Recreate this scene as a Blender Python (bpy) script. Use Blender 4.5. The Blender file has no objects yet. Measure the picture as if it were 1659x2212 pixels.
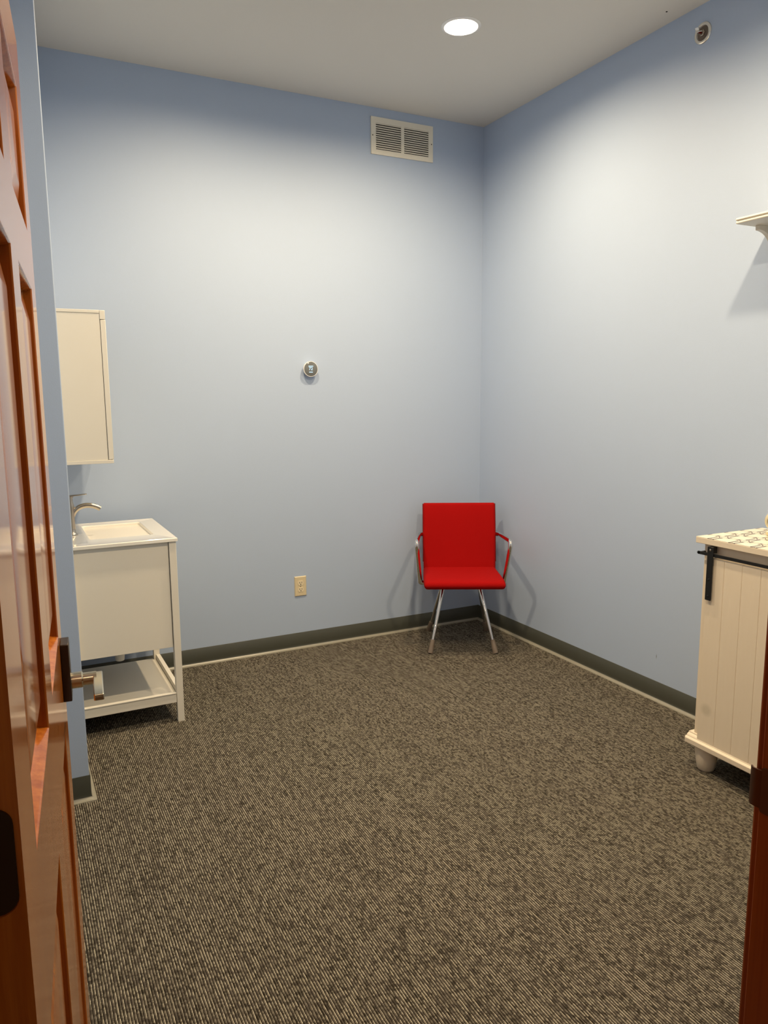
import bpy, bmesh, math, random
from mathutils import Vector, Matrix
random.seed(7)
PI = math.pi
SCY, SCZ = -1.5195, .216
scene = bpy.context.scene
COL = scene.collection
H = 3.05            # ceiling height
XL = -2.527         # far left wall plane
YS = -1.227         # end face of the far left wall
XN = -2.90          # near left wall plane
YF = -3.415         # room face of the front (doorway) wall
WT = 0.12           # wall thickness
JX = -1.8545        # right jamb face
LX = -2.776         # left jamb face

# ------------------------------------------------------------ helpers
def obj(name, bm, mat, parent=None, smooth=False, bevel=0.0, seg=2, label=None, angle=35):
    me = bpy.data.meshes.new(name)
    bmesh.ops.remove_doubles(bm, verts=bm.verts, dist=1e-6)
    bmesh.ops.recalc_face_normals(bm, faces=bm.faces)
    bm.to_mesh(me); bm.free()
    o = bpy.data.objects.new(name, me)
    COL.objects.link(o)
    mats = mat if isinstance(mat, (list, tuple)) else [mat]
    for m in mats: me.materials.append(m)
    if bevel:
        b = o.modifiers.new('bevel', 'BEVEL'); b.width = bevel; b.segments = seg
        b.limit_method = 'ANGLE'; b.angle_limit = math.radians(40)
        b.harden_normals = False
        smooth = True
    if smooth:
        for p in me.polygons: p.use_smooth = True
        try:
            me.set_sharp_from_angle(angle=math.radians(angle))
        except Exception:
            pass
    if parent: o.parent = parent
    if label: o['label'] = label
    return o

def thing(name, label, cat, loc=(0, 0, 0), rotz=0, group=None):
    o = bpy.data.objects.new(name, None); COL.objects.link(o)
    o.empty_display_size = 0.05
    o.location = loc; o.rotation_euler = (0, 0, rotz)
    o['label'] = label; o['category'] = cat
    if group: o['group'] = group
    return o

def tag(o, label=None, cat=None, group=None, kind=None):
    if label: o['label'] = label
    if cat: o['category'] = cat
    if group: o['group'] = group
    if kind: o['kind'] = kind
    return o

def box(bm, x0, x1, y0, y1, z0, z1, mi=0):
    x0, x1 = min(x0, x1), max(x0, x1); y0, y1 = min(y0, y1), max(y0, y1); z0, z1 = min(z0, z1), max(z0, z1)
    v = [bm.verts.new(p) for p in ((x0,y0,z0),(x1,y0,z0),(x1,y1,z0),(x0,y1,z0),(x0,y0,z1),(x1,y0,z1),(x1,y1,z1),(x0,y1,z1))]
    for q in ((0,3,2,1),(4,5,6,7),(0,1,5,4),(1,2,6,5),(2,3,7,6),(3,0,4,7)):
        f = bm.faces.new([v[i] for i in q]); f.material_index = mi
    return bm

def boxbm(*a): return box(bmesh.new(), *a)

def ring_loft(bm, rings, close=True, cap=True):
    """rings: list of lists of points with equal counts"""
    vr = [[bm.verts.new(p) for p in r] for r in rings]
    n = len(vr[0])
    for a, b in zip(vr[:-1], vr[1:]):
        for i in range(n if close else n - 1):
            j = (i + 1) % n
            bm.faces.new((a[i], a[j], b[j], b[i]))
    if cap and close:
        bm.faces.new(list(reversed(vr[0]))); bm.faces.new(vr[-1])
    return vr

def lathe(bm, prof, center=(0,0,0), axis='Z', n=40, cap=True):
    """prof: list of (radius, height along axis)"""
    cx, cy, cz = center
    rings = []
    for r, h in prof:
        pts = []
        for i in range(n):
            a = 2 * PI * i / n
            u, w = r * math.cos(a), r * math.sin(a)
            if axis == 'Z': pts.append((cx + u, cy + w, cz + h))
            elif axis == 'X': pts.append((cx + h, cy + u, cz + w))
            else: pts.append((cx + u, cy + h, cz + w))
        rings.append(pts)
    ring_loft(bm, rings, cap=cap)
    return bm

def frames(pts):
    pts = [Vector(p) for p in pts]
    T = []
    for i in range(len(pts)):
        a = pts[max(0, i-1)]; b = pts[min(len(pts)-1, i+1)]
        T.append((b - a).normalized())
    up = Vector((0, 0, 1)) if abs(T[0].z) < 0.9 else Vector((0, 1, 0))
    N = [(up - T[0] * up.dot(T[0])).normalized()]
    for i in range(1, len(pts)):
        v = N[-1] - T[i] * N[-1].dot(T[i]); N.append(v.normalized())
    B = [t.cross(nn) for t, nn in zip(T, N)]
    return pts, T, N, B

def tube(bm, pts, r, n=14, rx=None):
    """r: float or list;  rx: optional list of second radii (along B)"""
    P, T, N, B = frames(pts)
    rings = []
    for i, p in enumerate(P):
        ra = r[i] if isinstance(r, (list, tuple)) else r
        rb = ra if rx is None else (rx[i] if isinstance(rx, (list, tuple)) else rx)
        rings.append([p + N[i] * (ra * math.cos(2*PI*k/n)) + B[i] * (rb * math.sin(2*PI*k/n)) for k in range(n)])
    ring_loft(bm, rings)
    return bm

def smooth_path(pts, rad, n=6):
    """round the corners of a polyline with fillets of about rad"""
    P = [Vector(p) for p in pts]
    out = [P[0]]
    for i in range(1, len(P) - 1):
        a, b, c = P[i-1], P[i], P[i+1]
        d1 = (a - b); d2 = (c - b)
        r = min(rad, d1.length * .48, d2.length * .48)
        s = b + d1.normalized() * r; e = b + d2.normalized() * r
        for k in range(n + 1):
            t = k / n
            out.append(s * (1-t)**2 + b * 2 * t * (1-t) + e * t**2)
    out.append(P[-1])
    return out

def cushion(bm, path, half, thick, edge=None, n=7):
    """upholstered slab: path of (y,z) points; half: half widths; thick: half thickness"""
    P = [Vector((0, a, b)) for a, b in path]
    m = len(P)
    rings = []
    def section(c, nrm, w, t):
        cr = min(t * .95, w)
        pts = []
        for (sx, sz, a0) in ((1, 1, 0), (-1, 1, 90), (-1, -1, 180), (1, -1, 270)):
            for k in range(n):
                a = math.radians(a0 + 90 * k / (n - 1))
                x = sx * (w - cr) + cr * math.cos(a)
                z = sz * (t - cr) + cr * math.sin(a)
                # crown the upholstery a little towards the middle
                pts.append(c + Vector((1, 0, 0)) * x + nrm * z)
        return pts
    ext = []
    for i in range(m):
        a = P[max(0, i-1)]; b = P[min(m-1, i+1)]
        t = (b - a).normalized(); nrm = Vector((1, 0, 0)).cross(t)
        ext.append((P[i], t, nrm))
    # start cap
    w0 = half[0]; t0 = thick
    c, t, nrm = ext[0]
    for k in range(6):
        a = PI/2 * k / 6
        rings.append(section(c - t * (t0 * (math.cos(a))) , nrm, w0 - t0 * (1 - math.sin(a)) * .45, max(t0 * math.sin(a), .0015)))
    for i in range(m): rings.append(section(ext[i][0], ext[i][2], half[i], thick))
    c, t, nrm = ext[-1]
    for k in range(5, -1, -1):
        a = PI/2 * k / 6
        rings.append(section(c + t * (t0 * math.cos(a)), nrm, half[-1] - t0 * (1 - math.sin(a)) * .45, max(t0 * math.sin(a), .0015)))
    ring_loft(bm, rings)
    return bm

def prism(bm, poly, axis, a, b, mi=0):
    """extrude a 2D polygon. axis 'Y': poly in (x,z); 'X': poly in (y,z); 'Z': (x,y)"""
    def P(u, v, w):
        return {'Y': (u, w, v), 'X': (w, u, v), 'Z': (u, v, w)}[axis]
    A = [bm.verts.new(P(u, v, a)) for u, v in poly]; B = [bm.verts.new(P(u, v, b)) for u, v in poly]
    n = len(poly)
    fs = [bm.faces.new(A), bm.faces.new(list(reversed(B)))]
    for i in range(n):
        j = (i+1) % n
        fs.append(bm.faces.new((A[i], B[i], B[j], A[j])))
    for f in fs: f.material_index = mi
    return bm

def rrect(x0, x1, y0, y1, r, n=5):
    pts = []
    for cx, cy, a0 in ((x1-r, y1-r, 0), (x0+r, y1-r, 90), (x0+r, y0+r, 180), (x1-r, y0+r, 270)):
        for k in range(n+1):
            a = math.radians(a0 + 90*k/n)
            pts.append((cx + r*math.cos(a), cy + r*math.sin(a)))
    return pts

# ------------------------------------------------------------ materials
class NT:
    def __init__(s, name):
        s.m = bpy.data.materials.new(name); s.m.use_nodes = True
        s.t = s.m.node_tree; s.n = s.t.nodes; s.l = s.t.links
        s.b = s.n['Principled BSDF']; s.out = s.n['Material Output']
    def node(s, t, **kw):
        x = s.n.new(t)
        for k, v in kw.items(): setattr(x, k, v)
        return x
    def link(s, a, b): s.l.new(a, b)
    def math(s, op, a, b=None, c=None, clamp=False):
        x = s.n.new('ShaderNodeMath'); x.operation = op; x.use_clamp = clamp
        for i, v in enumerate((a, b, c)):
            if v is None: continue
            if isinstance(v, (int, float)): x.inputs[i].default_value = v
            else: s.l.new(v, x.inputs[i])
        return x.outputs[0]
    def mix(s, fac, a, b, mode='MIX'):
        x = s.n.new('ShaderNodeMix'); x.data_type = 'RGBA'; x.blend_type = mode
        for i, v in ((0, fac), (6, a), (7, b)):
            if isinstance(v, (int, float)): x.inputs[i].default_value = v
            elif isinstance(v, tuple): x.inputs[i].default_value = (*v[:3], 1)
            else: s.l.new(v, x.inputs[i])
        return x.outputs[2]
    def coord(s, scale=(1,1,1), rot=(0,0,0)):
        tc = s.n.new('ShaderNodeTexCoord'); mp = s.n.new('ShaderNodeMapping')
        mp.inputs['Scale'].default_value = scale; mp.inputs['Rotation'].default_value = rot
        s.l.new(tc.outputs['Object'], mp.inputs['Vector']); return mp.outputs[0]
    def noise(s, vec, scale, detail=3, rough=.5):
        x = s.n.new('ShaderNodeTexNoise'); s.l.new(vec, x.inputs['Vector'])
        x.inputs['Scale'].default_value = scale; x.inputs['Detail'].default_value = detail
        x.inputs['Roughness'].default_value = rough
        return x.outputs[0]
    def bump(s, h, strength, dist):
        x = s.n.new('ShaderNodeBump'); x.inputs['Strength'].default_value = strength
        x.inputs['Distance'].default_value = dist; s.l.new(h, x.inputs['Height'])
        s.l.new(x.outputs[0], s.b.inputs['Normal'])
    def set(s, **kw):
        names = dict(color='Base Color', rough='Roughness', metal='Metallic', spec='Specular IOR Level', coat='Coat Weight',
                     coatr='Coat Roughness', sheen='Sheen Weight', trans='Transmission Weight', ior='IOR', emis='Emission Color', emstr='Emission Strength')
        for k, v in kw.items():
            i = s.b.inputs[names[k]]
            if isinstance(v, tuple): i.default_value = (*v, 1)
            elif isinstance(v, (int, float)): i.default_value = v
            else: s.l.new(v, i)
        return s

def plain(name, color, rough=.5, metal=0, var=.04, vscale=9, spec=.5, bump=0, bscale=200, **kw):
    t = NT(name); v = t.coord()
    n = t.noise(v, vscale, 3)
    lo = tuple(c * (1 - var) for c in color); hi = tuple(min(1, c * (1 + var)) for c in color)
    t.set(color=t.mix(n, lo, hi), rough=rough, metal=metal, spec=spec, **kw)
    if bump:
        t.bump(t.noise(v, bscale, 2), .5, bump)
    return t.m

def wall_mat(name, color, rough=.55, spec=.35):
    t = NT(name); v = t.coord()
    n = t.noise(v, 2.2, 3)
    t.set(color=t.mix(n, tuple(c*.985 for c in color), tuple(c*1.015 for c in color)), rough=rough, spec=spec)
    # roller stipple
    t.bump(t.noise(v, 260, 3), .35, .0006)
    return t.m

WALL = (0.432, 0.531, 0.708)
M = {}
M['wall'] = wall_mat('light_blue_wall_paint', WALL)
# the right wall has one tiny dark scuff low down
t = NT('light_blue_wall_paint_scuffed'); v = t.coord(); n = t.noise(v, 2.2, 3)
s_ = t.node('ShaderNodeSeparateXYZ'); t.link(v, s_.inputs[0])
dy_ = t.math('DIVIDE', t.math('ABSOLUTE', t.math('SUBTRACT', s_.outputs[1], SCY)), .0022)
dz_ = t.math('DIVIDE', t.math('ABSOLUTE', t.math('SUBTRACT', s_.outputs[2], SCZ)), .014)
mk = t.math('LESS_THAN', t.math('ADD', dy_, dz_), 1.0)
c = t.mix(n, tuple(x*.985 for x in WALL), tuple(x*1.015 for x in WALL))
t.set(color=t.mix(t.math('MULTIPLY', mk, .7), c, (.09, .09, .09)), rough=.55, spec=.35)
t.bump(t.noise(v, 260, 3), .35, .0006); M['wall_r'] = t.m
M['ceiling'] = wall_mat('offwhite_ceiling_paint', (0.72, 0.70, 0.66), .9, .2)
M['hall'] = wall_mat('hall_wall_paint', (0.60, 0.58, 0.54), .7, .3)
M['base'] = plain('grey_rubber_cove', (0.062, 0.065, 0.052), rough=.38, var=.05, spec=.5)
M['toe'] = plain('lit_rubber_toe', (0.30, 0.285, 0.23), rough=.30, var=.12, vscale=25, spec=.8)  # same rubber as the face; overhead light and sheen are put into this colour
M['white'] = plain('white_lacquer', (0.80, 0.765, 0.68), rough=.35, var=.01)
M['ceramic'] = plain('white_glazed_ceramic', (0.86, 0.84, 0.78), rough=.08, var=.005, coat=.5, coatr=.05)
M['nickel'] = plain('brushed_nickel', (0.52, 0.47, 0.40), rough=.26, metal=1, var=.05)
M['brass_nickel'] = plain('satin_nickel_lever', (0.62, 0.56, 0.42), rough=.22, metal=1, var=.04)
M['chrome'] = plain('polished_chrome', (0.72, 0.70, 0.68), rough=.06, metal=1, var=.02)
M['bronze'] = plain('dark_bronze', (0.045, 0.028, 0.017), rough=.38, metal=.6, var=.15)
M['recess'] = plain('brown_recess', (0.16, 0.125, 0.10), rough=.4, metal=.4)
M['escut'] = plain('bright_chrome_ring', (0.74, 0.73, 0.70), rough=.18, metal=.75)
M['black'] = plain('black_iron', (0.010, 0.010, 0.010), rough=.45, var=.2, metal=.3)
M['dark'] = plain('dark_void', (0.012, 0.011, 0.010), rough=.9)
M['ivory'] = plain('ivory_plastic', (0.70, 0.60, 0.40), rough=.35, var=.02)
M['ivory_light'] = plain('ivory_plastic_face', (0.80, 0.70, 0.50), rough=.3, var=.02)
M['register'] = plain('cream_register_enamel', (0.80, 0.77, 0.68), rough=.45, var=.02)
M['plastic_white'] = plain('white_plastic', (0.88, 0.88, 0.87), rough=.3, var=.01)
M['shelf'] = plain('shelf_white_paint', (0.80, 0.75, 0.64), rough=.3, var=.02)
M['pvc'] = plain('white_pipe', (0.74, 0.74, 0.72), rough=.4, var=.02)
M['glide'] = plain('smoky_clear_glide', (0.30, 0.235, 0.18), rough=.25, var=.05, trans=.35)
M['gold'] = plain('cream_gold_enamel', (0.78, 0.68, 0.46), rough=.22, metal=.35, var=.03)
M['glass_dark'] = plain('dark_glass', (0.012, 0.014, 0.012), rough=.05, coat=1.0, coatr=.02)
M['red_glass'] = plain('red_bulb', (0.16, 0.006, 0.004), rough=.08, var=.2)
M['thermo_face'] = plain('mirror_grey_lens', (0.14, 0.15, 0.15), rough=.15, var=.01, coat=.4)

def emis(name, color, strength):
    t = NT(name); t.set(color=(0, 0, 0), emis=color, emstr=strength, rough=.5); return t.m
M['lamp'] = emis('lamp_lens_glow', (1.0, 0.86, 0.66), 14)
M['display'] = emis('display_glow', (0.62, 0.86, 1.0), 1.0)

# red upholstery
t = NT('red_wool_fabric'); v = t.coord()
n1 = t.noise(v, 900, 2); n2 = t.noise(v, 14, 3)
c = t.mix(n1, (0.29, 0.0016, 0.0016), (0.40, 0.003, 0.003))
c = t.mix(t.math('MULTIPLY', n2, .35), c, (0.29, 0.002, 0.002))
t.set(color=c, rough=.9, spec=.12); t.bump(n1, .35, .0005); M['red'] = t.m

# stained six-panel door wood, grain running vertically
def wood(name, dark, light, rough=.16, coat=1.0, gs=1.0):
    t = NT(name); v = t.coord(scale=(22*gs, 22*gs, 1.1*gs))
    a = t.noise(v, 2.2, 6, .62)
    v2 = t.coord(scale=(150, 150, 3)); b = t.noise(v2, 2, 3)
    r = t.node('ShaderNodeValToRGB'); r.color_ramp.elements[0].position = .33; r.color_ramp.elements[1].position = .68
    r.color_ramp.elements[0].color = (*dark, 1); r.color_ramp.elements[1].color = (*light, 1)
    t.link(a, r.inputs[0])
    c = t.mix(t.math('MULTIPLY', b, .3), r.outputs[0], tuple(x * .6 for x in dark))
    t.set(color=c, rough=.6, coat=coat, coatr=rough, spec=.05)
    t.b.inputs['Coat IOR'].default_value = 1.42
    return t.m
M['door'] = wood('orange_stained_wood', (0.36, 0.088, 0.008), (0.62, 0.205, 0.024), rough=.12)
M['jamb'] = wood('red_stained_jamb_wood', (0.22, 0.045, 0.007), (0.31, 0.075, 0.012), rough=.25, coat=.35)

# painted beadboard cabinet
t = NT('cream_painted_wood'); v = t.coord(scale=(1, 1, .15)); n = t.noise(v, 60, 5, .6)
v2 = t.coord(); n2 = t.noise(v2, 5, 3); n3 = t.noise(v2, 70, 4, .7)
c = t.mix(n, (0.76, 0.66, 0.52), (0.81, 0.72, 0.58))
spk = t.math('GREATER_THAN', n3, .72)
c = t.mix(t.math('MULTIPLY', spk, .35), c, (0.35, 0.23, 0.14))
c = t.mix(t.math('MULTIPLY', n2, .2), c, (0.70, 0.60, 0.46))
t.set(color=c, rough=.5, spec=.35); t.bump(n, .3, .0006); M['cream'] = t.m

# barn door: same paint with one round greyish stain near the lower left
t = NT('cream_painted_planks'); v = t.coord(scale=(1, 1, .15)); n = t.noise(v, 60, 5, .6)
v2 = t.coord(); n2 = t.noise(v2, 5, 3); n3 = t.noise(v2, 70, 4, .7)
c = t.mix(n, (0.745, 0.645, 0.505), (0.80, 0.705, 0.56))
spk = t.math('GREATER_THAN', n3, .72)
c = t.mix(t.math('MULTIPLY', spk, .35), c, (0.32, 0.21, 0.13))
sp = t.node('ShaderNodeVectorMath', operation='DISTANCE')
cb = t.node('ShaderNodeCombineXYZ'); sx = t.node('ShaderNodeSeparateXYZ'); t.link(v2, sx.inputs[0])
t.link(sx.outputs[1], cb.inputs[1]); t.link(sx.outputs[2], cb.inputs[2])
t.link(cb.outputs[0], sp.inputs[0]); sp.inputs[1].default_value = (0, -2.137, 0.262)
st = t.node('ShaderNodeMapRange'); st.inputs[1].default_value = .012; st.inputs[2].default_value = .030
st.inputs[3].default_value = .40; st.inputs[4].default_value = 0.0
t.link(sp.outputs['Value'], st.inputs[0])
c = t.mix(st.outputs[0], c, (0.42, 0.37, 0.26))
t.set(color=c, rough=.5, spec=.3); t.bump(n, .3, .0006); M['planks'] = t.m

# patterned cabinet top: dark trellis lines on cream
t = NT('trellis_patterned_top'); v = t.coord()
s = t.node('ShaderNodeSeparateXYZ'); t.link(v, s.inputs[0])
def cell(o, off):
    x = t.math('DIVIDE', t.math('ADD', o, off), .0905)
    return t.math('ABSOLUTE', t.math('SUBTRACT', t.math('FRACT', x), .5))
U = cell(s.outputs[0], .33 + .04525 + .905); V = cell(s.outputs[1], 2.117 + .04525 + .905)
def near(a, c0, w): return t.math('LESS_THAN', t.math('ABSOLUTE', t.math('SUBTRACT', a, c0)), w)
lw = .046
A = t.math('MULTIPLY', near(V, .115, lw), t.math('GREATER_THAN', U, .21))
B = t.math('MULTIPLY', near(U, .115, lw*.75), t.math('GREATER_THAN', V, .21))
star = near(t.math('ADD', t.math('POWER', U, .62), t.math('POWER', V, .62)), .50, .050)
tick = t.math('MULTIPLY', near(V, .30, lw), t.math('LESS_THAN', U, .13))
tick2 = t.math('MULTIPLY', near(U, .30, lw*.8), t.math('LESS_THAN', V, .13))
L = t.math('MAXIMUM', A, t.math('MAXIMUM', star, tick))
edge = t.math('GREATER_THAN', t.math('MAXIMUM', U, V), .485)
c = t.mix(B, (0.82, 0.78, 0.64), (0.60, 0.54, 0.40)); c = t.mix(L, c, (0.10, 0.055, 0.040))
t.set(color=c, rough=.3, spec=.45); M['pattern'] = t.m

# ribbed carpet, ribs running away from the door
t = NT('ribbed_loop_carpet')
tc = t.node('ShaderNodeTexCoord'); s = t.node('ShaderNodeSeparateXYZ'); t.link(tc.outputs['Object'], s.inputs[0])
X, Y = s.outputs[0], s.outputs[1]
wob = t.noise(tc.outputs['Object'], 40, 4, .7); wob2 = t.math('MULTIPLY', t.math('SUBTRACT', wob, .5), .0026)
PER = .0072
u = t.math('DIVIDE', t.math('ADD', X, wob2), PER)
k = t.math('FLOOR', u); fr = t.math('FRACT', u)
tri = t.math('ABSOLUTE', t.math('SUBTRACT', fr, .5))          # 0 on the rib crest, .5 in the gap
def seg_noise(length, seed):
    cb = t.node('ShaderNodeCombineXYZ'); t.link(t.math('MULTIPLY', k, 3.17), cb.inputs[0])
    t.link(t.math('DIVIDE', Y, length), cb.inputs[1]); cb.inputs[2].default_value = seed
    return t.noise(cb.outputs[0], 1.0, 2, .6)
s1 = seg_noise(.013, 1.3); s2 = seg_noise(.06, 7.7)
wn = t.node('ShaderNodeTexWhiteNoise', noise_dimensions='1D'); t.link(k, wn.inputs['W'])
fine = t.noise(tc.outputs['Object'], 420, 3, .8)
r1 = t.node('ShaderNodeMapRange'); t.link(s1, r1.inputs[0]); r1.inputs[1].default_value = .40; r1.inputs[2].default_value = .60
r2 = t.node('ShaderNodeMapRange'); t.link(s2, r2.inputs[0]); r2.inputs[1].default_value = .38; r2.inputs[2].default_value = .62
crest = t.mix(r1.outputs[0], (0.042, 0.035, 0.026), (0.205, 0.180, 0.138))
crest = t.mix(t.math('MULTIPLY', r2.outputs[0], .5), crest, (0.142, 0.120, 0.102))
# every rib carries one narrow, broken pale line beside its brown crest
pale = t.math('MULTIPLY', near(fr, t.math('ADD', .73, t.math('MULTIPLY', t.math('SUBTRACT', s2, .5), .25)), .085), t.math('ADD', .22, t.math('MULTIPLY', r1.outputs[0], t.math('ADD', .35, wn.outputs['Value'])), clamp=True))
pr_ = t.node('ShaderNodeMapRange'); t.link(seg_noise(.040, 4.4), pr_.inputs[0]); pr_.inputs[1].default_value = .42; pr_.inputs[2].default_value = .52; pr_.inputs[3].default_value = .2
pale = t.math('MULTIPLY', t.math('MULTIPLY', pale, pr_.outputs[0]), 1.25, clamp=True)
crest = t.mix(pale, crest, (0.74, 0.68, 0.53))
gapc = (0.004, 0.003, 0.002)
g = t.node('ShaderNodeMapRange'); t.link(t.math('ADD', tri, t.math('MULTIPLY', t.math('SUBTRACT', fine, .5), .36)), g.inputs[0])
g.inputs[1].default_value = .30; g.inputs[2].default_value = .44
c = t.mix(g.outputs[0], crest, gapc)
c = t.mix(t.math('MULTIPLY', t.math('SUBTRACT', fine, .38), 2.0, clamp=True), c, t.mix(.6, c, (0.035, 0.026, 0.016)))
t.set(color=c, rough=.95, spec=.08)
hgt = t.math('ADD', t.math('MULTIPLY', t.math('SUBTRACT', .5, tri), 1.6), t.math('MULTIPLY', fine, .6))
t.bump(hgt, .8, .003)
M['carpet'] = t.m
M['hallfloor'] = plain('hall_carpet', (0.07, 0.058, 0.045), rough=.95, bump=.002, bscale=400)

# ------------------------------------------------------------ room shell
def struct(name, bm, mat, parent=None, **kw):
    o = obj(name, bm, mat, parent, **kw)
    if parent is None: o['kind'] = 'structure'
    return o

struct('floor', boxbm(XN - .1, .12, YF - WT, .12, -.06, 0), M['carpet'])
bm = bmesh.new()
# ceiling slab with round openings is not needed: the cans are shallow cups set against it
LIGHTS = [(-.800, -1.000), (-1.700, -1.000), (-.800, -2.500), (-1.700, -2.500)]
def slab_with_holes(name, x0, x1, y0, y1, z0, z1, holes, r, mat):
    bm = boxbm(x0, x1, y0, y1, z0, z1)
    o = obj(name, bm, mat)
    cb = bmesh.new()
    for hx, hy in holes: lathe(cb, [(r, -.05), (r, .07)], (hx, hy, z0), 'Z', 56)
    cut = obj('cutter', cb, mat)
    md = o.modifiers.new('b', 'BOOLEAN'); md.object = cut; md.operation = 'DIFFERENCE'; md.solver = 'EXACT'
    me = bpy.data.meshes.new_from_object(o.evaluated_get(bpy.context.evaluated_depsgraph_get()))
    o.modifiers.clear(); o.data = me
    bpy.data.objects.remove(cut, do_unlink=True)
    return o
ceil = slab_with_holes('ceiling', XN - .1, .12, YF - WT, .12, H, H + .12, LIGHTS, .0745, M['ceiling'])
ceil['kind'] = 'structure'
struct('wall_back', boxbm(XL - .0, .12, 0, .12, 0, H), M['wall'])
struct('wall_right', boxbm(0, .12, YF - WT, 0, 0, H), M['wall_r'])
bm = bmesh.new()
box(bm, XN - .1, XL, YS, .12, 0, H)
struct('wall_left', bm, M['wall'], bevel=.004, seg=3)
struct('wall_left_near', boxbm(XN - .1, XN, YF - WT, YS, 0, H), M['wall'])
JT = .018   # jamb board thickness
DT = 2.075  # opening height
bm = bmesh.new()
box(bm, XN, LX - JT, YF - WT, YF, 0, H)
box(bm, JX + JT, 0, YF - WT, YF, 0, H)
box(bm, LX - JT, JX + JT, YF - WT, YF, DT + JT, H)
struct('wall_front', bm, M['wall'])

# cove base: face plus curved toe
def cove(name, p0, p1, nrm, end0=0, end1=0):
    """p0->p1 along the wall, nrm points into the room"""
    p0 = Vector((*p0, 0)); p1 = Vector((*p1, 0)); nv = Vector((*nrm, 0)); d = (p1 - p0).normalized()
    prof = [(0, .0945), (.0022, .0945), (.0030, .0935), (.0030, .024)]
    for k in range(7):
        a = PI/2 * k / 6
        prof.append((.0030 + .0150 * (1 - math.cos(a)) , .020 - .0165 * math.sin(a)))
    prof += [(.0205, .0030), (.0210, .0)] + [(0, 0)]
    bm = bmesh.new()
    rings = []
    for q, e in ((p0, end0), (p1, end1)):
        rings.append([q + nv * a + Vector((0, 0, z)) + d * (e * a) for a, z in prof])
    ring_loft(bm, rings)
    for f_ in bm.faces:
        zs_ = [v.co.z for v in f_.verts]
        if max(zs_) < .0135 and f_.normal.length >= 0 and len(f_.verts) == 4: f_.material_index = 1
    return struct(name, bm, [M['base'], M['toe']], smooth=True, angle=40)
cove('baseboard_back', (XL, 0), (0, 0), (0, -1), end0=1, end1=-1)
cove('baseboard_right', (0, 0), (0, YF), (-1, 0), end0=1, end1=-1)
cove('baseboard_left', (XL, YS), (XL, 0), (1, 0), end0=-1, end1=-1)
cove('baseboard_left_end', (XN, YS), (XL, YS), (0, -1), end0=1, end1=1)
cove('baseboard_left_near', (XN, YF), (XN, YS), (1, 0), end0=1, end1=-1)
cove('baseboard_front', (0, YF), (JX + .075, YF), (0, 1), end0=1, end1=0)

# hallway behind the camera so that there is a place out there
HY = -5.35; HX0, HX1 = -4.3, -.3
struct('floor_hall', boxbm(HX0, HX1, HY, YF - WT, -.06, 0), M['hallfloor'])
struct('ceiling_hall', boxbm(HX0, HX1, HY, YF - WT, 2.75, 2.83), M['ceiling'])
struct('wall_hall_back', boxbm(HX0, HX1, HY - .1, HY, 0, 2.75), M['hall'])
struct('wall_hall_left', boxbm(HX0 - .1, HX0, HY, YF - WT, 0, 2.75), M['hall'])
struct('wall_hall_right', boxbm(HX1, HX1 + .1, HY, YF - WT, 0, 2.75), M['hall'])
struct('wall_hall_left_return', boxbm(HX0, XN - .1, YF - WT, YF - WT + .1, 0, 2.83), M['hall'])

# ------------------------------------------------------------ doorway frame
y0, y1 = YF - WT, YF
bm = bmesh.new(); box(bm, JX, JX + JT, y0, y1, 0, DT + JT)
jr = struct('trim_1', bm, M['jamb'], bevel=.0025, seg=3)
obj('door_stop', boxbm(JX - .010, JX, y0 + .02, y1 - .05, 0, DT), M['jamb'], jr, bevel=.002)
# strike plate with its curled lip
bm = bmesh.new()
prism(bm, [(a, b) for a, b in rrect(YF - .030, YF - .002, .908, .971, .004, 3)], 'X', JX - .0016, JX)
lip = [(JX - .0016, YF - .003), (JX - .0030, YF + .003), (JX - .0028, YF + .010), (JX + .0010, YF + .0155), (JX + .0025, YF + .0145),
       (JX - .0008, YF + .0095), (JX - .0006, YF + .003), (JX, YF - .003)]
prism(bm, lip, 'Z', .913, .966)
obj('strike_plate', bm, plain('warm_bronze', (.085, .036, .016), rough=.4, metal=.6), jr, smooth=True, label='dark bronze strike plate with a curled lip')
bm = bmesh.new(); box(bm, LX - JT, LX, y0, y1, 0, DT + JT)
struct('trim_2', bm, M['jamb'], bevel=.0025)
struct('trim_3', boxbm(LX, JX, y0, y1, DT, DT + JT), M['jamb'])
# casings on both faces of the wall
def casing(name, x0, x1, ya, yb, z0, z1):
    struct(name, boxbm(x0, x1, ya, yb, z0, z1), M['jamb'], bevel=.004)
for i, (ya, yb) in enumerate(((y1, y1 + .014), (y0 - .014, y0))):
    casing('trim_%d' % (4 + i*3), JX + .008, JX + .070, ya, yb, 0, DT + .08)
    casing('trim_%d' % (5 + i*3), LX - .070, LX - .008, ya, yb, 0, DT + .08)
    casing('trim_%d' % (6 + i*3), LX - .008, JX + .008, ya, yb, DT + .008, DT + .08)

# ------------------------------------------------------------ six-panel door, swung into the room
DH = Vector((-2.7286, -3.4151)); DA = None
DF = Vector((-2.6464, -2.5067))
du = (DF - DH); DW = du.length; du.normalize()
ang = math.atan2(du.y, du.x)               # local +X runs along the door away from the hinge
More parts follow.
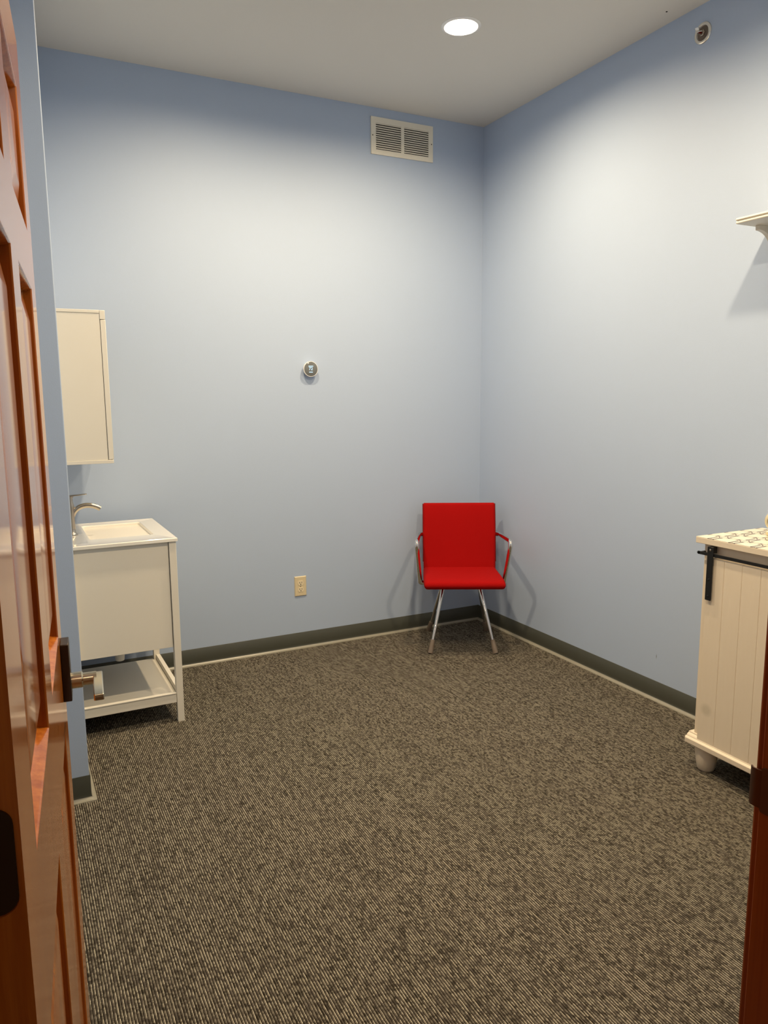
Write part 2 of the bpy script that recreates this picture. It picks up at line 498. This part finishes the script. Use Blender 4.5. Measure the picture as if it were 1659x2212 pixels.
# local frame: x along door, y = left of travel (room-side face at y=+T), visible face is y=0
T = .0445; Z0 = .012; Z1 = 2.060
cols = [(.114, .396), (.508, .790)]
cols = [(c0 * DW / .904, c1 * DW / .904) for c0, c1 in cols]
rows = [(.245, .868), (1.042, 1.638), (1.729, 1.948)]
def door_face(bm, yface, sgn):
    """sgn: +1 recess goes towards +y"""
    xs = sorted([0, DW] + [c for p in cols for c in p]); zs = sorted([Z0, Z1] + [c for p in rows for c in p])
    for i in range(len(xs)-1):
        for j in range(len(zs)-1):
            if (xs[i], xs[i+1]) in cols and (zs[j], zs[j+1]) in rows:
                a0, a1, b0, b1 = xs[i], xs[i+1], zs[j], zs[j+1]
                rings = []
                for off, dep in ((0, 0), (.0008, .0004), (.0020, .0020), (.0032, .0060), (.0042, .0105), (.0055, .0135), (.0085, .0147), (.0125, .0140), (.056, .0040), (.0585, .0036)):
                    y = yface + sgn * dep
                    rings.append([(a0+off, y, b0+off), (a1-off, y, b0+off), (a1-off, y, b1-off), (a0+off, y, b1-off)])
                vr = ring_loft(bm, rings, cap=False)
                bm.faces.new(vr[-1])
            else:
                v = [bm.verts.new(p) for p in ((xs[i], yface, zs[j]), (xs[i+1], yface, zs[j]), (xs[i+1], yface, zs[j+1]), (xs[i], yface, zs[j+1]))]
                bm.faces.new(v)
bm = bmesh.new()
door_face(bm, 0, +1); door_face(bm, T, -1)
for q in (((0,0,Z0),(0,T,Z0),(0,T,Z1),(0,0,Z1)), ((DW,0,Z0),(DW,T,Z0),(DW,T,Z1),(DW,0,Z1)),
          ((0,0,Z0),(DW,0,Z0),(DW,T,Z0),(0,T,Z0)), ((0,0,Z1),(DW,0,Z1),(DW,T,Z1),(0,T,Z1))):
    bm.faces.new([bm.verts.new(p) for p in q])
bmesh.ops.remove_doubles(bm, verts=bm.verts, dist=1e-5)
door = struct('door_1', bm, M['door'], smooth=True, angle=18)
door.location = (DH.x, DH.y, 0); door.rotation_euler = (0, 0, ang)
# hinge leaf on the hinge edge
bm = bmesh.new()
prism(bm, rrect(.0045, T + .001, 1.0615, 1.1495, .0145, 6), 'X', -.0022, .0003)
hinge = obj('hinge', bm, M['bronze'], door, smooth=True, label='dark bronze round cornered hinge leaf')
for (yy, zz) in ((.0315, 1.1050), (.038, 1.076), (.038, 1.136)):
    b2 = bmesh.new(); lathe(b2, [(.0038, 0), (.0038, -.0006), (.0028, -.0016)], (-.0022, yy, zz), 'X', 16)
    obj('screw', b2, M['nickel'], hinge, smooth=True)
b2 = bmesh.new(); lathe(b2, [(.006, 0), (.006, .088)], (-.004, T + .004, 1.0615), 'Z', 16)
obj('hinge_knuckle', b2, M['bronze'], hinge, smooth=True)
# lever set, both faces
def lever(side):
    s = -1 if side == 0 else 1
    yb = 0 if side == 0 else T
    cx, cz = DW - .068, .970
    bm = bmesh.new()
    a, b = sorted((yb, yb + s * .0145))
    prism(bm, rrect(cx - .0245, cx + .0245, cz - .058, cz + .050, .0015, 2), 'Y', a, b)
    rose = obj('handle_plate', bm, M['bronze'], door, bevel=.0012, label='tall dark bronze handle plate')
    bm = bmesh.new()
    def L(r, h): return (r, yb + s * h)
    lathe(bm, [L(.0150, .014), L(.0150, .0325), L(.0138, .0342), L(.0118, .0350), L(.0118, .0580)], (cx, 0, cz - .027), 'Y', 28)
    rosec = obj('handle_neck', bm, M['brass_nickel'], door, smooth=True)
    bm = bmesh.new()
    pts = rrect(cx - .108, cx + .0125, cz - .0315, cz - .0195, .002, 3)
    a, b = sorted((yb + s * .0520, yb + s * .0690))
    prism(bm, pts, 'Y', a, b)
    obj('lever_handle', bm, M['brass_nickel'], door, bevel=.002, seg=3, label='flat satin nickel lever')
lever(0); lever(1)

# ------------------------------------------------------------ ceiling lights
LAB = ['lit recessed downlight in view near the far right corner of the ceiling',
       'lit recessed downlight just above the top edge, left of the one in view',
       'lit recessed downlight over the patterned cabinet side of the room near the door',
       'lit recessed downlight over the left middle of the room near the door']
POW = 23.0; LCOL = (1.0, .777, .495)
for (lx, ly), lab in zip(LIGHTS, LAB):
    r = thing('recessed_downlight', lab, 'ceiling light', (lx, ly, H), 0, 'recessed downlights in the ceiling')
    bm = bmesh.new()
    lathe(bm, [(.0735, .005), (.0715, .000), (.0705, -.003), (.073, -.0050), (.083, -.0040), (.0875, -.0012), (.0875, 0)], n=56, cap=False)
    obj('trim_ring', bm, M['plastic_white'], r, smooth=True)
    bm = bmesh.new()
    lathe(bm, [(.0001, .0600), (.064, .0600), (.0690, .020), (.0722, .0035)], n=48, cap=False)
    obj('reflector_can', bm, M['plastic_white'], r, smooth=True)
    bm = bmesh.new()
    lathe(bm, [(.0001, .0145), (.022, .0150), (.042, .0168), (.054, .0200), (.060, .026), (.060, .034), (.050, .046), (.030, .058)], n=48, cap=False)
    lens = obj('bulb', bm, M['lamp'], r, smooth=True)
    ld = bpy.data.lights.new('downlight_beam', 'AREA'); ld.shape = 'DISK'; ld.size = .106
    ld.energy = POW if ly > -2 else POW * .93; ld.color = LCOL; ld.spread = math.radians(172)
    lo = bpy.data.objects.new('downlight_beam', ld); COL.objects.link(lo); lo.location = (lx, ly, H + .0135)
# hallway lamp, dim
ld = bpy.data.lights.new('hall_beam', 'AREA'); ld.shape = 'DISK'; ld.size = .12; ld.energy = 4; ld.color = (1, .78, .55); ld.spread = math.radians(150)
lo = bpy.data.objects.new('hall_beam', ld); COL.objects.link(lo); lo.location = (-2.9, -4.75, 2.745 - .012)
r = thing('recessed_downlight', 'recessed downlight in the hallway ceiling outside the door', 'ceiling light', (-2.9, -4.75, 2.75))
bm = bmesh.new(); lathe(bm, [(.070, .0), (.070, -.004), (.073, -.0065), (.083, -.005), (.0875, -.0015), (.0875, 0)], n=40, cap=False)
obj('trim_ring', bm, M['plastic_white'], r, smooth=True)
bm = bmesh.new(); lathe(bm, [(.0001, -.008), (.066, -.004), (.0705, -.0005)], n=40, cap=False)
obj('lens', bm, M['lamp'], r, smooth=True)

# tiny dark hole in the ceiling
bm = bmesh.new(); lathe(bm, [(.0001, -.0016), (.0035, -.0016), (.0040, 0)], (-.088, -1.485, H), 'Z', 12, cap=False)
tag(obj('ceiling_hole', bm, M['dark']), 'tiny black screw hole in the ceiling near the right wall', 'hole')

# ------------------------------------------------------------ sidewall sprinkler
sp = thing('sprinkler_head', 'chrome sidewall fire sprinkler high on the right wall', 'sprinkler', (0, -1.604, 2.936))
bm = bmesh.new()
lathe(bm, [(.0425, 0), (.0425, -.0015), (.0405, -.0045), (.034, -.0060), (.030, -.0050), (.0285, -.0010), (.0280, -.0005)], axis='X', n=48, cap=False)
obj('escutcheon', bm, M['escut'], sp, smooth=True)
bm = bmesh.new(); lathe(bm, [(.0281, -.0008), (.012, -.0004)], axis='X', n=32, cap=True)
obj('recess', bm, M['recess'], sp, smooth=True)
bm = bmesh.new(); lathe(bm, [(.0125, 0), (.0125, -.007), (.010, -.009), (.009, -.013)], axis='X', n=6)
obj('sprinkler_body', bm, M['nickel'], sp, label='nickel hex body')
for s_ in (-1, 1):
    bm = bmesh.new(); tube(bm, smooth_path([(-.012, s_*.009, 0), (-.018, s_*.012, 0), (-.028, s_*.006, 0), (-.034, 0, 0)], .006), .0022, 8)
    obj('frame_arm', bm, M['nickel'], sp, smooth=True)
bm = bmesh.new(); lathe(bm, [(.001, -.012), (.0052, -.015), (.0058, -.023), (.0052, -.029), (.001, -.033)], axis='X', n=14)
obj('heat_bulb', bm, M['red_glass'], sp, smooth=True, label='dark red glass bulb')
bm = bmesh.new()
prism(bm, [(-.034, -.009), (-.034, .009), (-.0355, .009), (-.0355, -.009)], 'Z', -.006, .009)
prism(bm, [(-.030, -.013), (-.030, .013), (-.046, .009), (-.046, -.009)], 'Z', .009, .0102)
obj('deflector', bm, M['chrome'], sp, bevel=.0008)

# ------------------------------------------------------------ return air register
vx0, vx1, vz0, vz1 = -.756, -.3565, 2.803, 3.0005
vent = thing('air_register', 'cream louvred air register high on the back wall by the corner', 'air vent', ((vx0+vx1)/2, 0, vz0))
cx = (vx0 + vx1) / 2; W2 = (vx1 - vx0) / 2; HH = vz1 - vz0
bm = bmesh.new()
# openings (left, right) in local x and z
ops = [(-.170, -.003 - .0065), (.0065 + .003, .170)]
oz0, oz1 = .027, HH - .030
xs = [-W2, ops[0][0], ops[0][1], ops[1][0], ops[1][1], W2]; zs = [0, oz0, oz1, HH]
for i in range(5):
    for j in range(3):
        if j == 1 and i in (1, 3): continue
        box(bm, xs[i], xs[i+1], -.0065, -.0040, zs[j], zs[j+1])
bmesh.ops.remove_doubles(bm, verts=bm.verts, dist=1e-6)
# flange returning to the wall
for a, b, c_, d in ((-W2, W2, 0, .003), (-W2, W2, HH-.003, HH), (-W2, -W2+.003, 0, HH), (W2-.003, W2, 0, HH)):
    box(bm, a, b, -.0045, 0, c_, d)
obj('register_frame', bm, M['register'], vent)
obj('register_back', boxbm(-W2+.01, W2-.01, -.0008, 0, .01, HH-.01), M['dark'], vent)
NL = 12
for (a, b) in ops:
    for k in range(NL):
        z = oz0 + (k + .35) * (oz1 - oz0) / NL
        bm = bmesh.new()
        st = (oz1 - oz0) / NL
        prism(bm, [(-.0042, z + st*.60), (-.0036, z + st*.64), (-.0058, z - st*.02), (-.0066, z - st*.02)], 'X', a, b)
        obj('louvre', bm, M['register'], vent)
for sx in (-1, 1):
    bm = bmesh.new(); lathe(bm, [(.0001, -.0072), (.0030, -.0072), (.0034, -.0064)], (sx * (W2 - .010), 0, HH/2), 'Y', 14)
    obj('screw', bm, M['bronze'], vent, smooth=True)

# ------------------------------------------------------------ thermostat
th = thing('thermostat', 'round white rimmed thermostat showing 72 on the back wall', 'thermostat', (-1.155, 0, 1.612))
bm = bmesh.new(); lathe(bm, [(.026, .002), (.026, -.009), (.030, -.012)], axis='Y', n=48); obj('wall_base', bm, M['plastic_white'], th, smooth=True)
bm = bmesh.new(); lathe(bm, [(.030, -.0115), (.038, -.013), (.0412, -.017), (.0425, -.024), (.0425, -.0290), (.0420, -.0302), (.0400, -.0302)], axis='Y', n=64)
obj('housing', bm, M['plastic_white'], th, smooth=True)
bm = bmesh.new(); lathe(bm, [(.0398, -.0295), (.0398, -.0304), (.0385, -.0312), (.0001, -.0316)], axis='Y', n=64)
lensf = obj('display_lens', bm, M['thermo_face'], th, smooth=True)
def text_obj(body, size, loc, parent, mat, bold=False, align='CENTER', name='digits'):
    cu = bpy.data.curves.new(name, 'FONT'); cu.body = body; cu.size = size; cu.align_x = align; cu.align_y = 'CENTER'
    cu.extrude = .0002; cu.offset = .0004 if bold else 0
    o = bpy.data.objects.new(name, cu); COL.objects.link(o)
    dg = bpy.context.evaluated_depsgraph_get(); me = bpy.data.meshes.new_from_object(o.evaluated_get(dg))
    bpy.data.objects.remove(o, do_unlink=True)
    me.materials.clear(); me.materials.append(mat)
    o = bpy.data.objects.new(name, me); COL.objects.link(o)
    o.parent = parent; o.location = loc; o.rotation_euler = (PI/2, 0, 0)
    return o
text_obj('72', .0235, (-.001, -.0319, .001), lensf, M['display'], True)
obj('display_bar', boxbm(-.0145, .0135, -.0321, -.0317, .0135, .0178), M['display'], lensf)
obj('display_bar', boxbm(-.0115, .0105, -.0321, -.0317, -.0195, -.0152), M['display'], lensf)

# ------------------------------------------------------------ outlet
ot = thing('wall_outlet', 'ivory duplex electrical outlet low on the back wall', 'electrical outlet', (-1.2385, 0, .3725))
bm = bmesh.new()
rings = []
for off, y in ((0, 0), (.0, -.0020), (.0035, -.0062)):
    rings.append([(-.0360+off, y, -.0585+off), (.0360-off, y, -.0585+off), (.0360-off, y, .0585-off), (-.0360+off, y, .0585-off)])
ring_loft(bm, rings)
obj('cover_plate', bm, M['ivory'], ot, bevel=.0006)
for zc in (.0195, -.0195):
    poly = []
    for k in range(40):
        a = 2*PI*k/40; x = .0172*math.cos(a); z = .0172*math.sin(a); poly.append((x, zc + max(-.0143, min(.0143, z))))
    bm = bmesh.new(); prism(bm, poly, 'Y', -.0078, -.005)
    soc = obj('socket_face', bm, M['ivory_light'], ot)
    for (x0_, x1_, za, zb) in ((-.0078, -.0052, -.002, .0075), (.0052, .0078, -.001, .0070)):
        obj('slot', boxbm(x0_, x1_, -.0081, -.0077, zc + za, zc + zb), M['dark'], soc)
    bm = bmesh.new(); lathe(bm, [(.0030, -.0077), (.0030, -.0081)], (0, 0, zc - .0075), 'Y', 14)
    obj('slot', bm, M['dark'], soc)
bm = bmesh.new(); lathe(bm, [(.0030, -.006), (.0030, -.0072), (.0018, -.0078)], axis='Y', n=14)
obj('screw', bm, M['nickel'], ot, smooth=True)

# ------------------------------------------------------------ red chair
ch = thing('armchair', 'red upholstered chair with chrome arms and legs standing in the room corner', 'chair', (-.460, -.533, 0), math.atan2(-.470, .883))
# local: x = right as seen from front (camera), -y = forward
seat = [(-.085, .4235), (-.060, .4265), (-.020, .4270), (.05, .4250), (.13, .4220), (.20, .4195), (.26, .4180), (.292, .4190)]
bm = bmesh.new(); cushion(bm, seat, [.225, .226, .226, .225, .223, .221, .219, .218], .0235)
obj('seat', bm, M['red'], ch, smooth=True, angle=80)
bk = [(.300, .425), (.312, .470), (.327, .54), (.342, .61), (.357, .68), (.372, .74), (.388, .795)]
bm = bmesh.new(); cushion(bm, bk, [.216, .217, .218, .219, .219, .219, .219], .0215)
obj('backrest', bm, M['red'], ch, smooth=True, angle=80)
# dark seam tape along the back edges
for s_ in (-1, 1):
    bm = bmesh.new(); tube(bm, [(s_*(.2185), a, b) for a, b in bk[1:] + [(.391, .812)]], .0022, 8)
    obj('edge_piping', bm, plain('dark_red_piping', (.12, .004, .004), rough=.8) if s_ < 0 else bpy.data.materials['dark_red_piping'], ch, smooth=True)
# seat frame: cross tubes under the seat
bm = bmesh.new(); tube(bm, [(-.236, .100, .392), (-.15, .100, .390), (.15, .100, .390), (.236, .100, .392)], .010)
tube(bm, [(-.105, .06, .392), (-.105, .25, .390)], .009); tube(bm, [(.105, .06, .392), (.105, .25, .390)], .009)
obj('seat_frame', bm, M['chrome'], ch, smooth=True)
for s_ in (-1, 1):
    for (foot, top) in (((s_*.187, 0, 0), (s_*.098, .165, .392)), ((s_*.180, .430, 0), (s_*.100, .185, .392))):
        f = Vector(foot); tp = Vector(top)
        a = f.lerp(tp, .175)
        bm = bmesh.new(); tube(bm, [f.lerp(tp, .05), a, f.lerp(tp, .5), tp], [.0078, .0080, .0100, .0118], 20)
        lg = obj('leg', bm, M['chrome'], ch, smooth=True)
        bm = bmesh.new(); tube(bm, [f + Vector((0,0,.001)), f.lerp(tp, .02), a, f.lerp(tp, .185)], [.0155, .0160, .0130, .0095], 20)
        obj('foot_sleeve', bm, M['glide'], lg, smooth=True, label='smoky plastic foot sleeve')
    pth = smooth_path([(s_*.228, .100, .392), (s_*.243, .095, .396), (s_*.246, .088, .43), (s_*.2655, .000, .650), (s_*.243, .330, .632), (s_*.205, .378, .628), (s_*.17, .382, .627)], .055, 9)
    bm = bmesh.new(); tube(bm, pth, .0132, 18, rx=.0136)
    obj('armrest', bm, M['chrome'], ch, smooth=True)

# ------------------------------------------------------------ vanity
VX1 = -2.068; VX0 = XL + .0015; VY0 = -.704; VY1 = -.096
va = thing('sink_vanity', 'white bathroom vanity with basin against the left wall', 'vanity', (0, 0, 0))
lw_ = .030
legs = [(VX1 - .003 - lw_, VY0 + .003), (VX1 - .003 - lw_, VY1 - .003 - lw_), (VX0 + .004, VY0 + .003), (VX0 + .004, VY1 - .003 - lw_)]
for (lx, ly) in legs:
    obj('leg', boxbm(lx, lx + lw_, ly, ly + lw_, 0, .833), M['white'], va, bevel=.0012)
bm = bmesh.new()
box(bm, VX0 + .010, VX1 - .036, VY0 + .0125, VY1 - .0125, .352, .835)
obj('cabinet_box', bm, M['white'], va, bevel=.001)
for ya, yb in ((VY0 + .036, -.4015), (-.3985, VY1 - .036)):
    d = obj('door', boxbm(VX1 - .0365, VX1 - .006, ya, yb, .356, .806), M['white'], va, bevel=.0015)
    yk = yb - .03 if yb < -.39 and ya < -.5 else ya + .03
    bm = bmesh.new(); tube(bm, smooth_path([(VX1 - .008, yk, .56), (VX1 + .018, yk, .56), (VX1 + .018, yk, .66), (VX1 - .008, yk, .66)], .008), .004, 10)
    obj('handle', bm, M['nickel'], d, smooth=True)
# bottom shelf and its rails
obj('shelf_board', boxbm(VX0 + .004, VX1 - .004, VY0 + .022, VY1 - .022, .098, .114), M['white'], va, bevel=.001)
bm = bmesh.new()
box(bm, VX0 + .034, VX1 - .034, VY0 + .005, VY0 + .022, .093, .134)
box(bm, VX0 + .034, VX1 - .034, VY1 - .022, VY1 - .005, .093, .112)
box(bm, VX1 - .022, VX1 - .005, VY0 + .034, VY1 - .034, .093, .134)
obj('shelf_rail', bm, M['white'], va, bevel=.0012)
bm = bmesh.new(); box(bm, VX0 + .034, VX1 - .034, VY0 + .002, VY0 + .022, .1345, .1395); box(bm, VX1 - .022, VX1 - .002, VY0 + .034, VY1 - .034, .1345, .1395)
obj('shelf_lip', bm, M['white'], va, bevel=.001)
# drain pipe
bm = bmesh.new()
lathe(bm, [(.016, .23), (.020, .232), (.022, .25), (.022, .275), (.016, .28), (.016, .36)], (-2.300, -.40, 0), 'Z', 24)
obj('drain_pipe', bm, M['pvc'], va, smooth=True, label='white plastic drain pipe')
# ceramic top with rectangular basin
TX0, TX1, TY0, TY1 = VX0, -2.064, -.7075, -.0925; zt = .851; zb = .8355
bx0, bx1, by0, by1 = -2.412, -2.140, -.562, -.168
def rl(x0, x1, y0, y1, z, r, n=4): return [(a, b, z) for a, b in rrect(x0, x1, y0, y1, r, n)]
bm = bmesh.new()
rings = [rl(TX0, TX1, TY0, TY1, zb, .004), rl(TX0, TX1, TY0, TY1, zt - .003, .004), rl(TX0+.003, TX1-.003, TY0+.003, TY1-.003, zt, .004),
         rl(TX0+.010, TX1-.010, TY0+.010, TY1-.010, zt - .0012, .004),
         rl(bx0, bx1, by0, by1, zt - .0018, .012), rl(bx0+.003, bx1-.002, by0+.003, by1-.003, zt - .006, .012),
         rl(bx0+.012, bx1-.006, by0+.010, by1-.010, zt - .088, .014), rl(bx0+.024, bx1-.018, by0+.022, by1-.022, zt - .100, .014),
         rl(bx0+.115, bx1-.10, by0+.175, by1-.175, zt - .106, .01)]
vr = ring_loft(bm, rings, cap=False); bm.faces.new(vr[-1])
# underside bowl
rings = [rl(TX0, TX1, TY0, TY1, zb, .004), rl(bx0-.006, bx1+.008, by0-.006, by1+.006, zb, .012), rl(bx0+.004, bx1+.002, by0+.004, by1-.004, zt-.112, .02)]
vr = ring_loft(bm, rings, cap=False); bm.faces.new(list(reversed(vr[-1])))
top = obj('sink_top', bm, M['ceramic'], va, smooth=True, angle=30)
bm = bmesh.new(); lathe(bm, [(.0001, -.1040), (.018, -.1038), (.021, -.1055)], (-2.29, -.365, zt), 'Z', 24, cap=False)
obj('drain', bm, M['nickel'], top, smooth=True)
# faucet
fx, fy = -2.468, -.400
fa = bmesh.new()
lathe(fa, [(.0225, 0), (.0225, .003), (.0195, .007), (.0155, .012), (.0140, .03), (.0135, .07), (.0145, .11), (.0150, .125), (.0145, .135), (.0105, .150), (.0098, .172)], (fx, fy, zt - .001), 'Z', 28)
P = [(fx, fy, .925), (fx + .010, fy, .952), (fx + .030, fy, .972), (fx + .060, fy, .981), (fx + .090, fy, .978), (fx + .112, fy, .969), (fx + .124, fy, .961)]
tube(fa, smooth_path(P, .02, 4), .0085, 18, rx=.0115)
faucet = obj('faucet', fa, M['nickel'], va, smooth=True, angle=60, label='brushed nickel single handle faucet')
bm = bmesh.new(); prism(bm, [(fx - .014, 1.0235), (fx + .070, 1.0305), (fx + .070, 1.0335), (fx - .014, 1.0295)], 'Y', fy - .0125, fy + .0125)
lathe(bm, [(.0135, 1.0190), (.0135, 1.0285)], (fx, fy, 0), 'Z', 20)
obj('faucet_handle', bm, M['nickel'], faucet, bevel=.001)

# ------------------------------------------------------------ wall cabinet over the vanity
MY0, MY1 = -.700, -.100; MX1 = -2.309
mc = thing('wall_cabinet', 'white wall mounted cabinet above the vanity on the left wall', 'cabinet', (0, 0, 0))
dtk = .0205
obj('cabinet_body', boxbm(XL, MX1 - dtk - .001, MY0 + .0015, MY1 - .0015, 1.205, 1.800), M['white'], mc, bevel=.0008)
obj('top_panel', boxbm(XL, MX1 - dtk - .0012, MY0, MY1, 1.8008, 1.813), M['white'], mc, bevel=.001)
obj('bottom_panel', boxbm(XL, MX1, MY0 - .001, MY1 + .001, 1.190, 1.2045), M['white'], mc, bevel=.001)
obj('top_rail', boxbm(MX1 - dtk, MX1, MY0, MY1, 1.7765, 1.813), M['white'], mc, bevel=.0012)
for ya, yb in ((MY0, -.4012), (-.3988, MY1)):
    d = obj('door', boxbm(MX1 - dtk + .001, MX1 + .001, ya, yb, 1.2062, 1.7745), M['white'], mc, bevel=.0015)
    obj('mirror', boxbm(MX1 + .0008, MX1 + .0018, ya + .03, yb - .03, 1.24, 1.74), plain('mirror_silver', (.9, .9, .9), rough=.02, metal=1) if ya < -.5 else bpy.data.materials['mirror_silver'], d)

# ------------------------------------------------------------ barn-door cabinet on the right
CY0 = -2.92; CY1 = -2.052
ca = thing('barn_door_cabinet', 'cream painted cabinet with sliding plank door against the right wall', 'cabinet', (0, 0, 0))
bm = bmesh.new(); box(bm, -.376, -.034, CY0 + .022, CY1 - .022, .137, .902)
obj('cabinet_body', bm, M['cream'], ca, bevel=.0015)
# top slab: cream edges, patterned upper face
bm = bmesh.new(); box(bm, -.401, -.026, CY0, CY1, .902, .9245)
tp = obj('top_slab', bm, M['cream'], ca, bevel=.0015)
obj('patterned_surface', boxbm(-.4005, -.0265, CY0 + .0005, CY1 - .0005, .9246, .9262), M['pattern'], tp, label='cream surface with a dark trellis pattern')
# base moulding
bm = bmesh.new()
pr = [(-.026, .100), (-.400, .100), (-.4035, .103), (-.4035, .121), (-.399, .1255), (-.395, .1265), (-.394, .131), (-.388, .1365), (-.383, .1385), (-.383, .143), (-.026, .143)]
prism(bm, pr, 'Y', CY0 + .006, CY1 - .004 + .002)
box(bm, -.398, -.03, CY1 - .004, CY1 + .003, .101, .1245)
obj('base_moulding', bm, M['cream'], ca, bevel=.001)
for yy in (CY1 - .060, CY0 + .060):
    for xx in (-.345, -.085):
        bm = bmesh.new(); lathe(bm, [(.0285, 0), (.033, .006), (.040, .045), (.0435, .080), (.044, .100)], (xx, yy, 0), 'Z', 32)
        obj('foot', bm, M['cream'], ca, smooth=True)
# plank doors
def plank_door(ya, yb, x0, nx, zlo, zhi):
    bm = bmesh.new()
    n = round((yb - ya) / .0755); w = (yb - ya) / n
    g = .0012
    pl = []
    for i in range(n):
        a = ya + i * w; b = a + w
        if i == 0: pl += [(a, 0)]
        pl += [(b - g, 0), (b, .0018), (b + g, 0)] if i < n - 1 else [(b, 0)]
    poly = [(x0 + d, y) for y, d in pl] + [(x0 + .013, yb), (x0 + .013, ya)]
    prism(bm, poly, 'Z', zlo, zhi)
    return bm
XD = -.3935
d1 = obj('sliding_door', plank_door(-2.103 - .0755*5, -2.103, XD, 1, .1175, .853), M['planks'], ca)
obj('door', boxbm(-.3775, -.3765, CY0 + .06, -2.103 - .0755*5 - .02, .17, .84), M['planks'], ca)
# rail, stand-offs and strap hangers
bm = bmesh.new(); pts = rrect(-.4000, -.3965, .8600, .8720, .001, 2); prism(bm, pts, 'Y', CY0 + .02, -2.066)
lathe(bm, [(.006, -.4000), (.006, -.3965)], (0, -2.066, .8660), 'X', 20)
rail = obj('rail', bm, M['black'], ca, label='black iron door rail')
for yy in (-2.075, -2.500, CY0 + .035):
    bm = bmesh.new(); lathe(bm, [(.0060, -.3970), (.0060, -.3755)], (0, yy, .8660), 'X', 16)
    obj('stand_off', bm, M['black'], rail, smooth=True)
for yc in (-2.1225, -2.4455):
    bm = bmesh.new()
    prism(bm, rrect(yc - .0130, yc + .0130, .6930, .8965, .002, 2), 'X', -.4042, -.4012)
    box(bm, -.4014, XD + .0005, yc - .0070, yc + .0070, .6960, .845)
    hg = obj('strap_hanger', bm, M['black'], ca, bevel=.0008, label='black iron strap hanger')
    bm = bmesh.new(); box(bm, -.4014, -.3830, yc - .0130, yc + .0120, .8735, .8970)
    lathe(bm, [(.010, -.4010), (.010, -.3900)], (0, yc, .8845), 'X', 20)
    obj('roller', bm, M['black'], hg, bevel=.0008)
    for zz in (.709, .772, .885):
        bm = bmesh.new(); lathe(bm, [(.0042, -.4041), (.0042, -.4050), (.003, -.4058)], (0, yc, zz), 'X', 14)
        obj('bolt', bm, M['nickel'] if zz > .88 else M['black'], hg, smooth=True)

# small round ornament on the cabinet top
om = thing('ornament', 'small round cream and gold rimmed ornament with dark glass centre on the patterned cabinet', 'ornament', (-.146, -2.192, .9262), math.radians(-52))
R0 = .0355; zc = .0565
bm = bmesh.new(); lathe(bm, [(R0 - .004, -.020), (R0, -.016), (R0, .004), (R0 - .001, .009), (R0 - .004, .0115), (R0 - .0080, .0100), (R0 - .0095, .006), (R0 - .016, -.002)], (0, 0, zc), 'Y', 48, cap=False)
for v_ in bm.verts: v_.co.y = -v_.co.y
obj('rim', bm, M['gold'], om, smooth=True)
bm = bmesh.new(); lathe(bm, [(R0 - .0165, 0), (.0001, .001)], (0, .002, zc), 'Y', 40, cap=False)
obj('dark_glass', bm, M['glass_dark'], om, smooth=True)
bm = bmesh.new(); lathe(bm, [(.0001, .019), (R0 - .003, .018)], (0, 0, zc), 'Y', 40, cap=False)
obj('back_plate', bm, M['gold'], om, smooth=True)
for s_ in (-1, 1):
    bm = bmesh.new(); lathe(bm, [(.0001, 0)] + [(.0105 * math.sin(PI*k/10), .0105 - .0105*math.cos(PI*k/10)) for k in range(1, 10)] + [(.0001, .021)], (s_*.020, 0, 0), 'Z', 20, cap=False)
    tube(bm, [(s_*.020, 0, .016), (s_*.018, 0, .032)], .004, 10)
    obj('foot', bm, M['gold'], om, smooth=True)

# ------------------------------------------------------------ wall shelf
SY1 = -1.980; SY0 = -2.62; SD = .198
sh = thing('wall_shelf', 'short white wall shelf on curved brackets above the cabinet', 'shelf', (0, 0, 2.088))
bm = bmesh.new()
pr = [(0, 0), (-SD + .0045, 0), (-SD + .0015, .0015), (-SD + .0005, .0045), (-SD + .0035, .0095), (-SD + .0045, .0120), (-SD - .0005, .0128), (-SD - .0020, .0150), (-SD + .0010, .0205), (-SD + .003, .0215), (0, .0215)]
prism(bm, pr, 'Y', SY0, SY1)
obj('board', bm, M['shelf'], sh, bevel=.0005)
for yb in (-2.003, SY0 + .03):
    bm = bmesh.new()
    pts = [(0, 0), (-.106, 0), (-.106, -.016)]
    for k in range(13):
        u_ = k / 12
        pts.append((-.104 + .094 * math.sin(u_ * PI/2), -.018 - .092 * (1 - math.cos(u_ * PI/2))))
    pts += [(-.010, -.128), (0, -.133)]
    prism(bm, pts, 'Y', yb - .009, yb + .009)
    obj('bracket', bm, M['shelf'], sh, bevel=.0012)

# ------------------------------------------------------------ world, camera
w = bpy.data.worlds.new('World'); scene.world = w; w.use_nodes = True
w.node_tree.nodes['Background'].inputs[0].default_value = (.5, .5, .55, 1)
w.node_tree.nodes['Background'].inputs[1].default_value = .02

F, a, b, c_, cx_, cy_, cz_ = 1626.63, .4666, .1525, -.0077, -2.7179, -4.0251, 1.4586
import math as _m
f = Vector((_m.sin(a)*_m.cos(b), _m.cos(a)*_m.cos(b), -_m.sin(b)))
rr = f.cross(Vector((0, 0, 1))).normalized(); uu = rr.cross(f)
r2 = rr * _m.cos(c_) + uu * _m.sin(c_); u2 = -rr * _m.sin(c_) + uu * _m.cos(c_)
cam = bpy.data.cameras.new('camera'); co = bpy.data.objects.new('camera', cam); COL.objects.link(co)
m3 = Matrix((r2, u2, -f)).transposed()
co.matrix_world = Matrix.Translation((cx_, cy_, cz_)) @ m3.to_4x4()
cam.sensor_fit = 'HORIZONTAL'; cam.sensor_width = 36; cam.lens = 36 * F / 1659
cam.clip_start = .02; cam.clip_end = 50
scene.camera = co
scene.view_settings.view_transform = 'Standard'; scene.view_settings.look = 'None'
scene.view_settings.gamma = 1; scene.view_settings.use_curve_mapping = False
scene.view_settings.exposure = 0.25
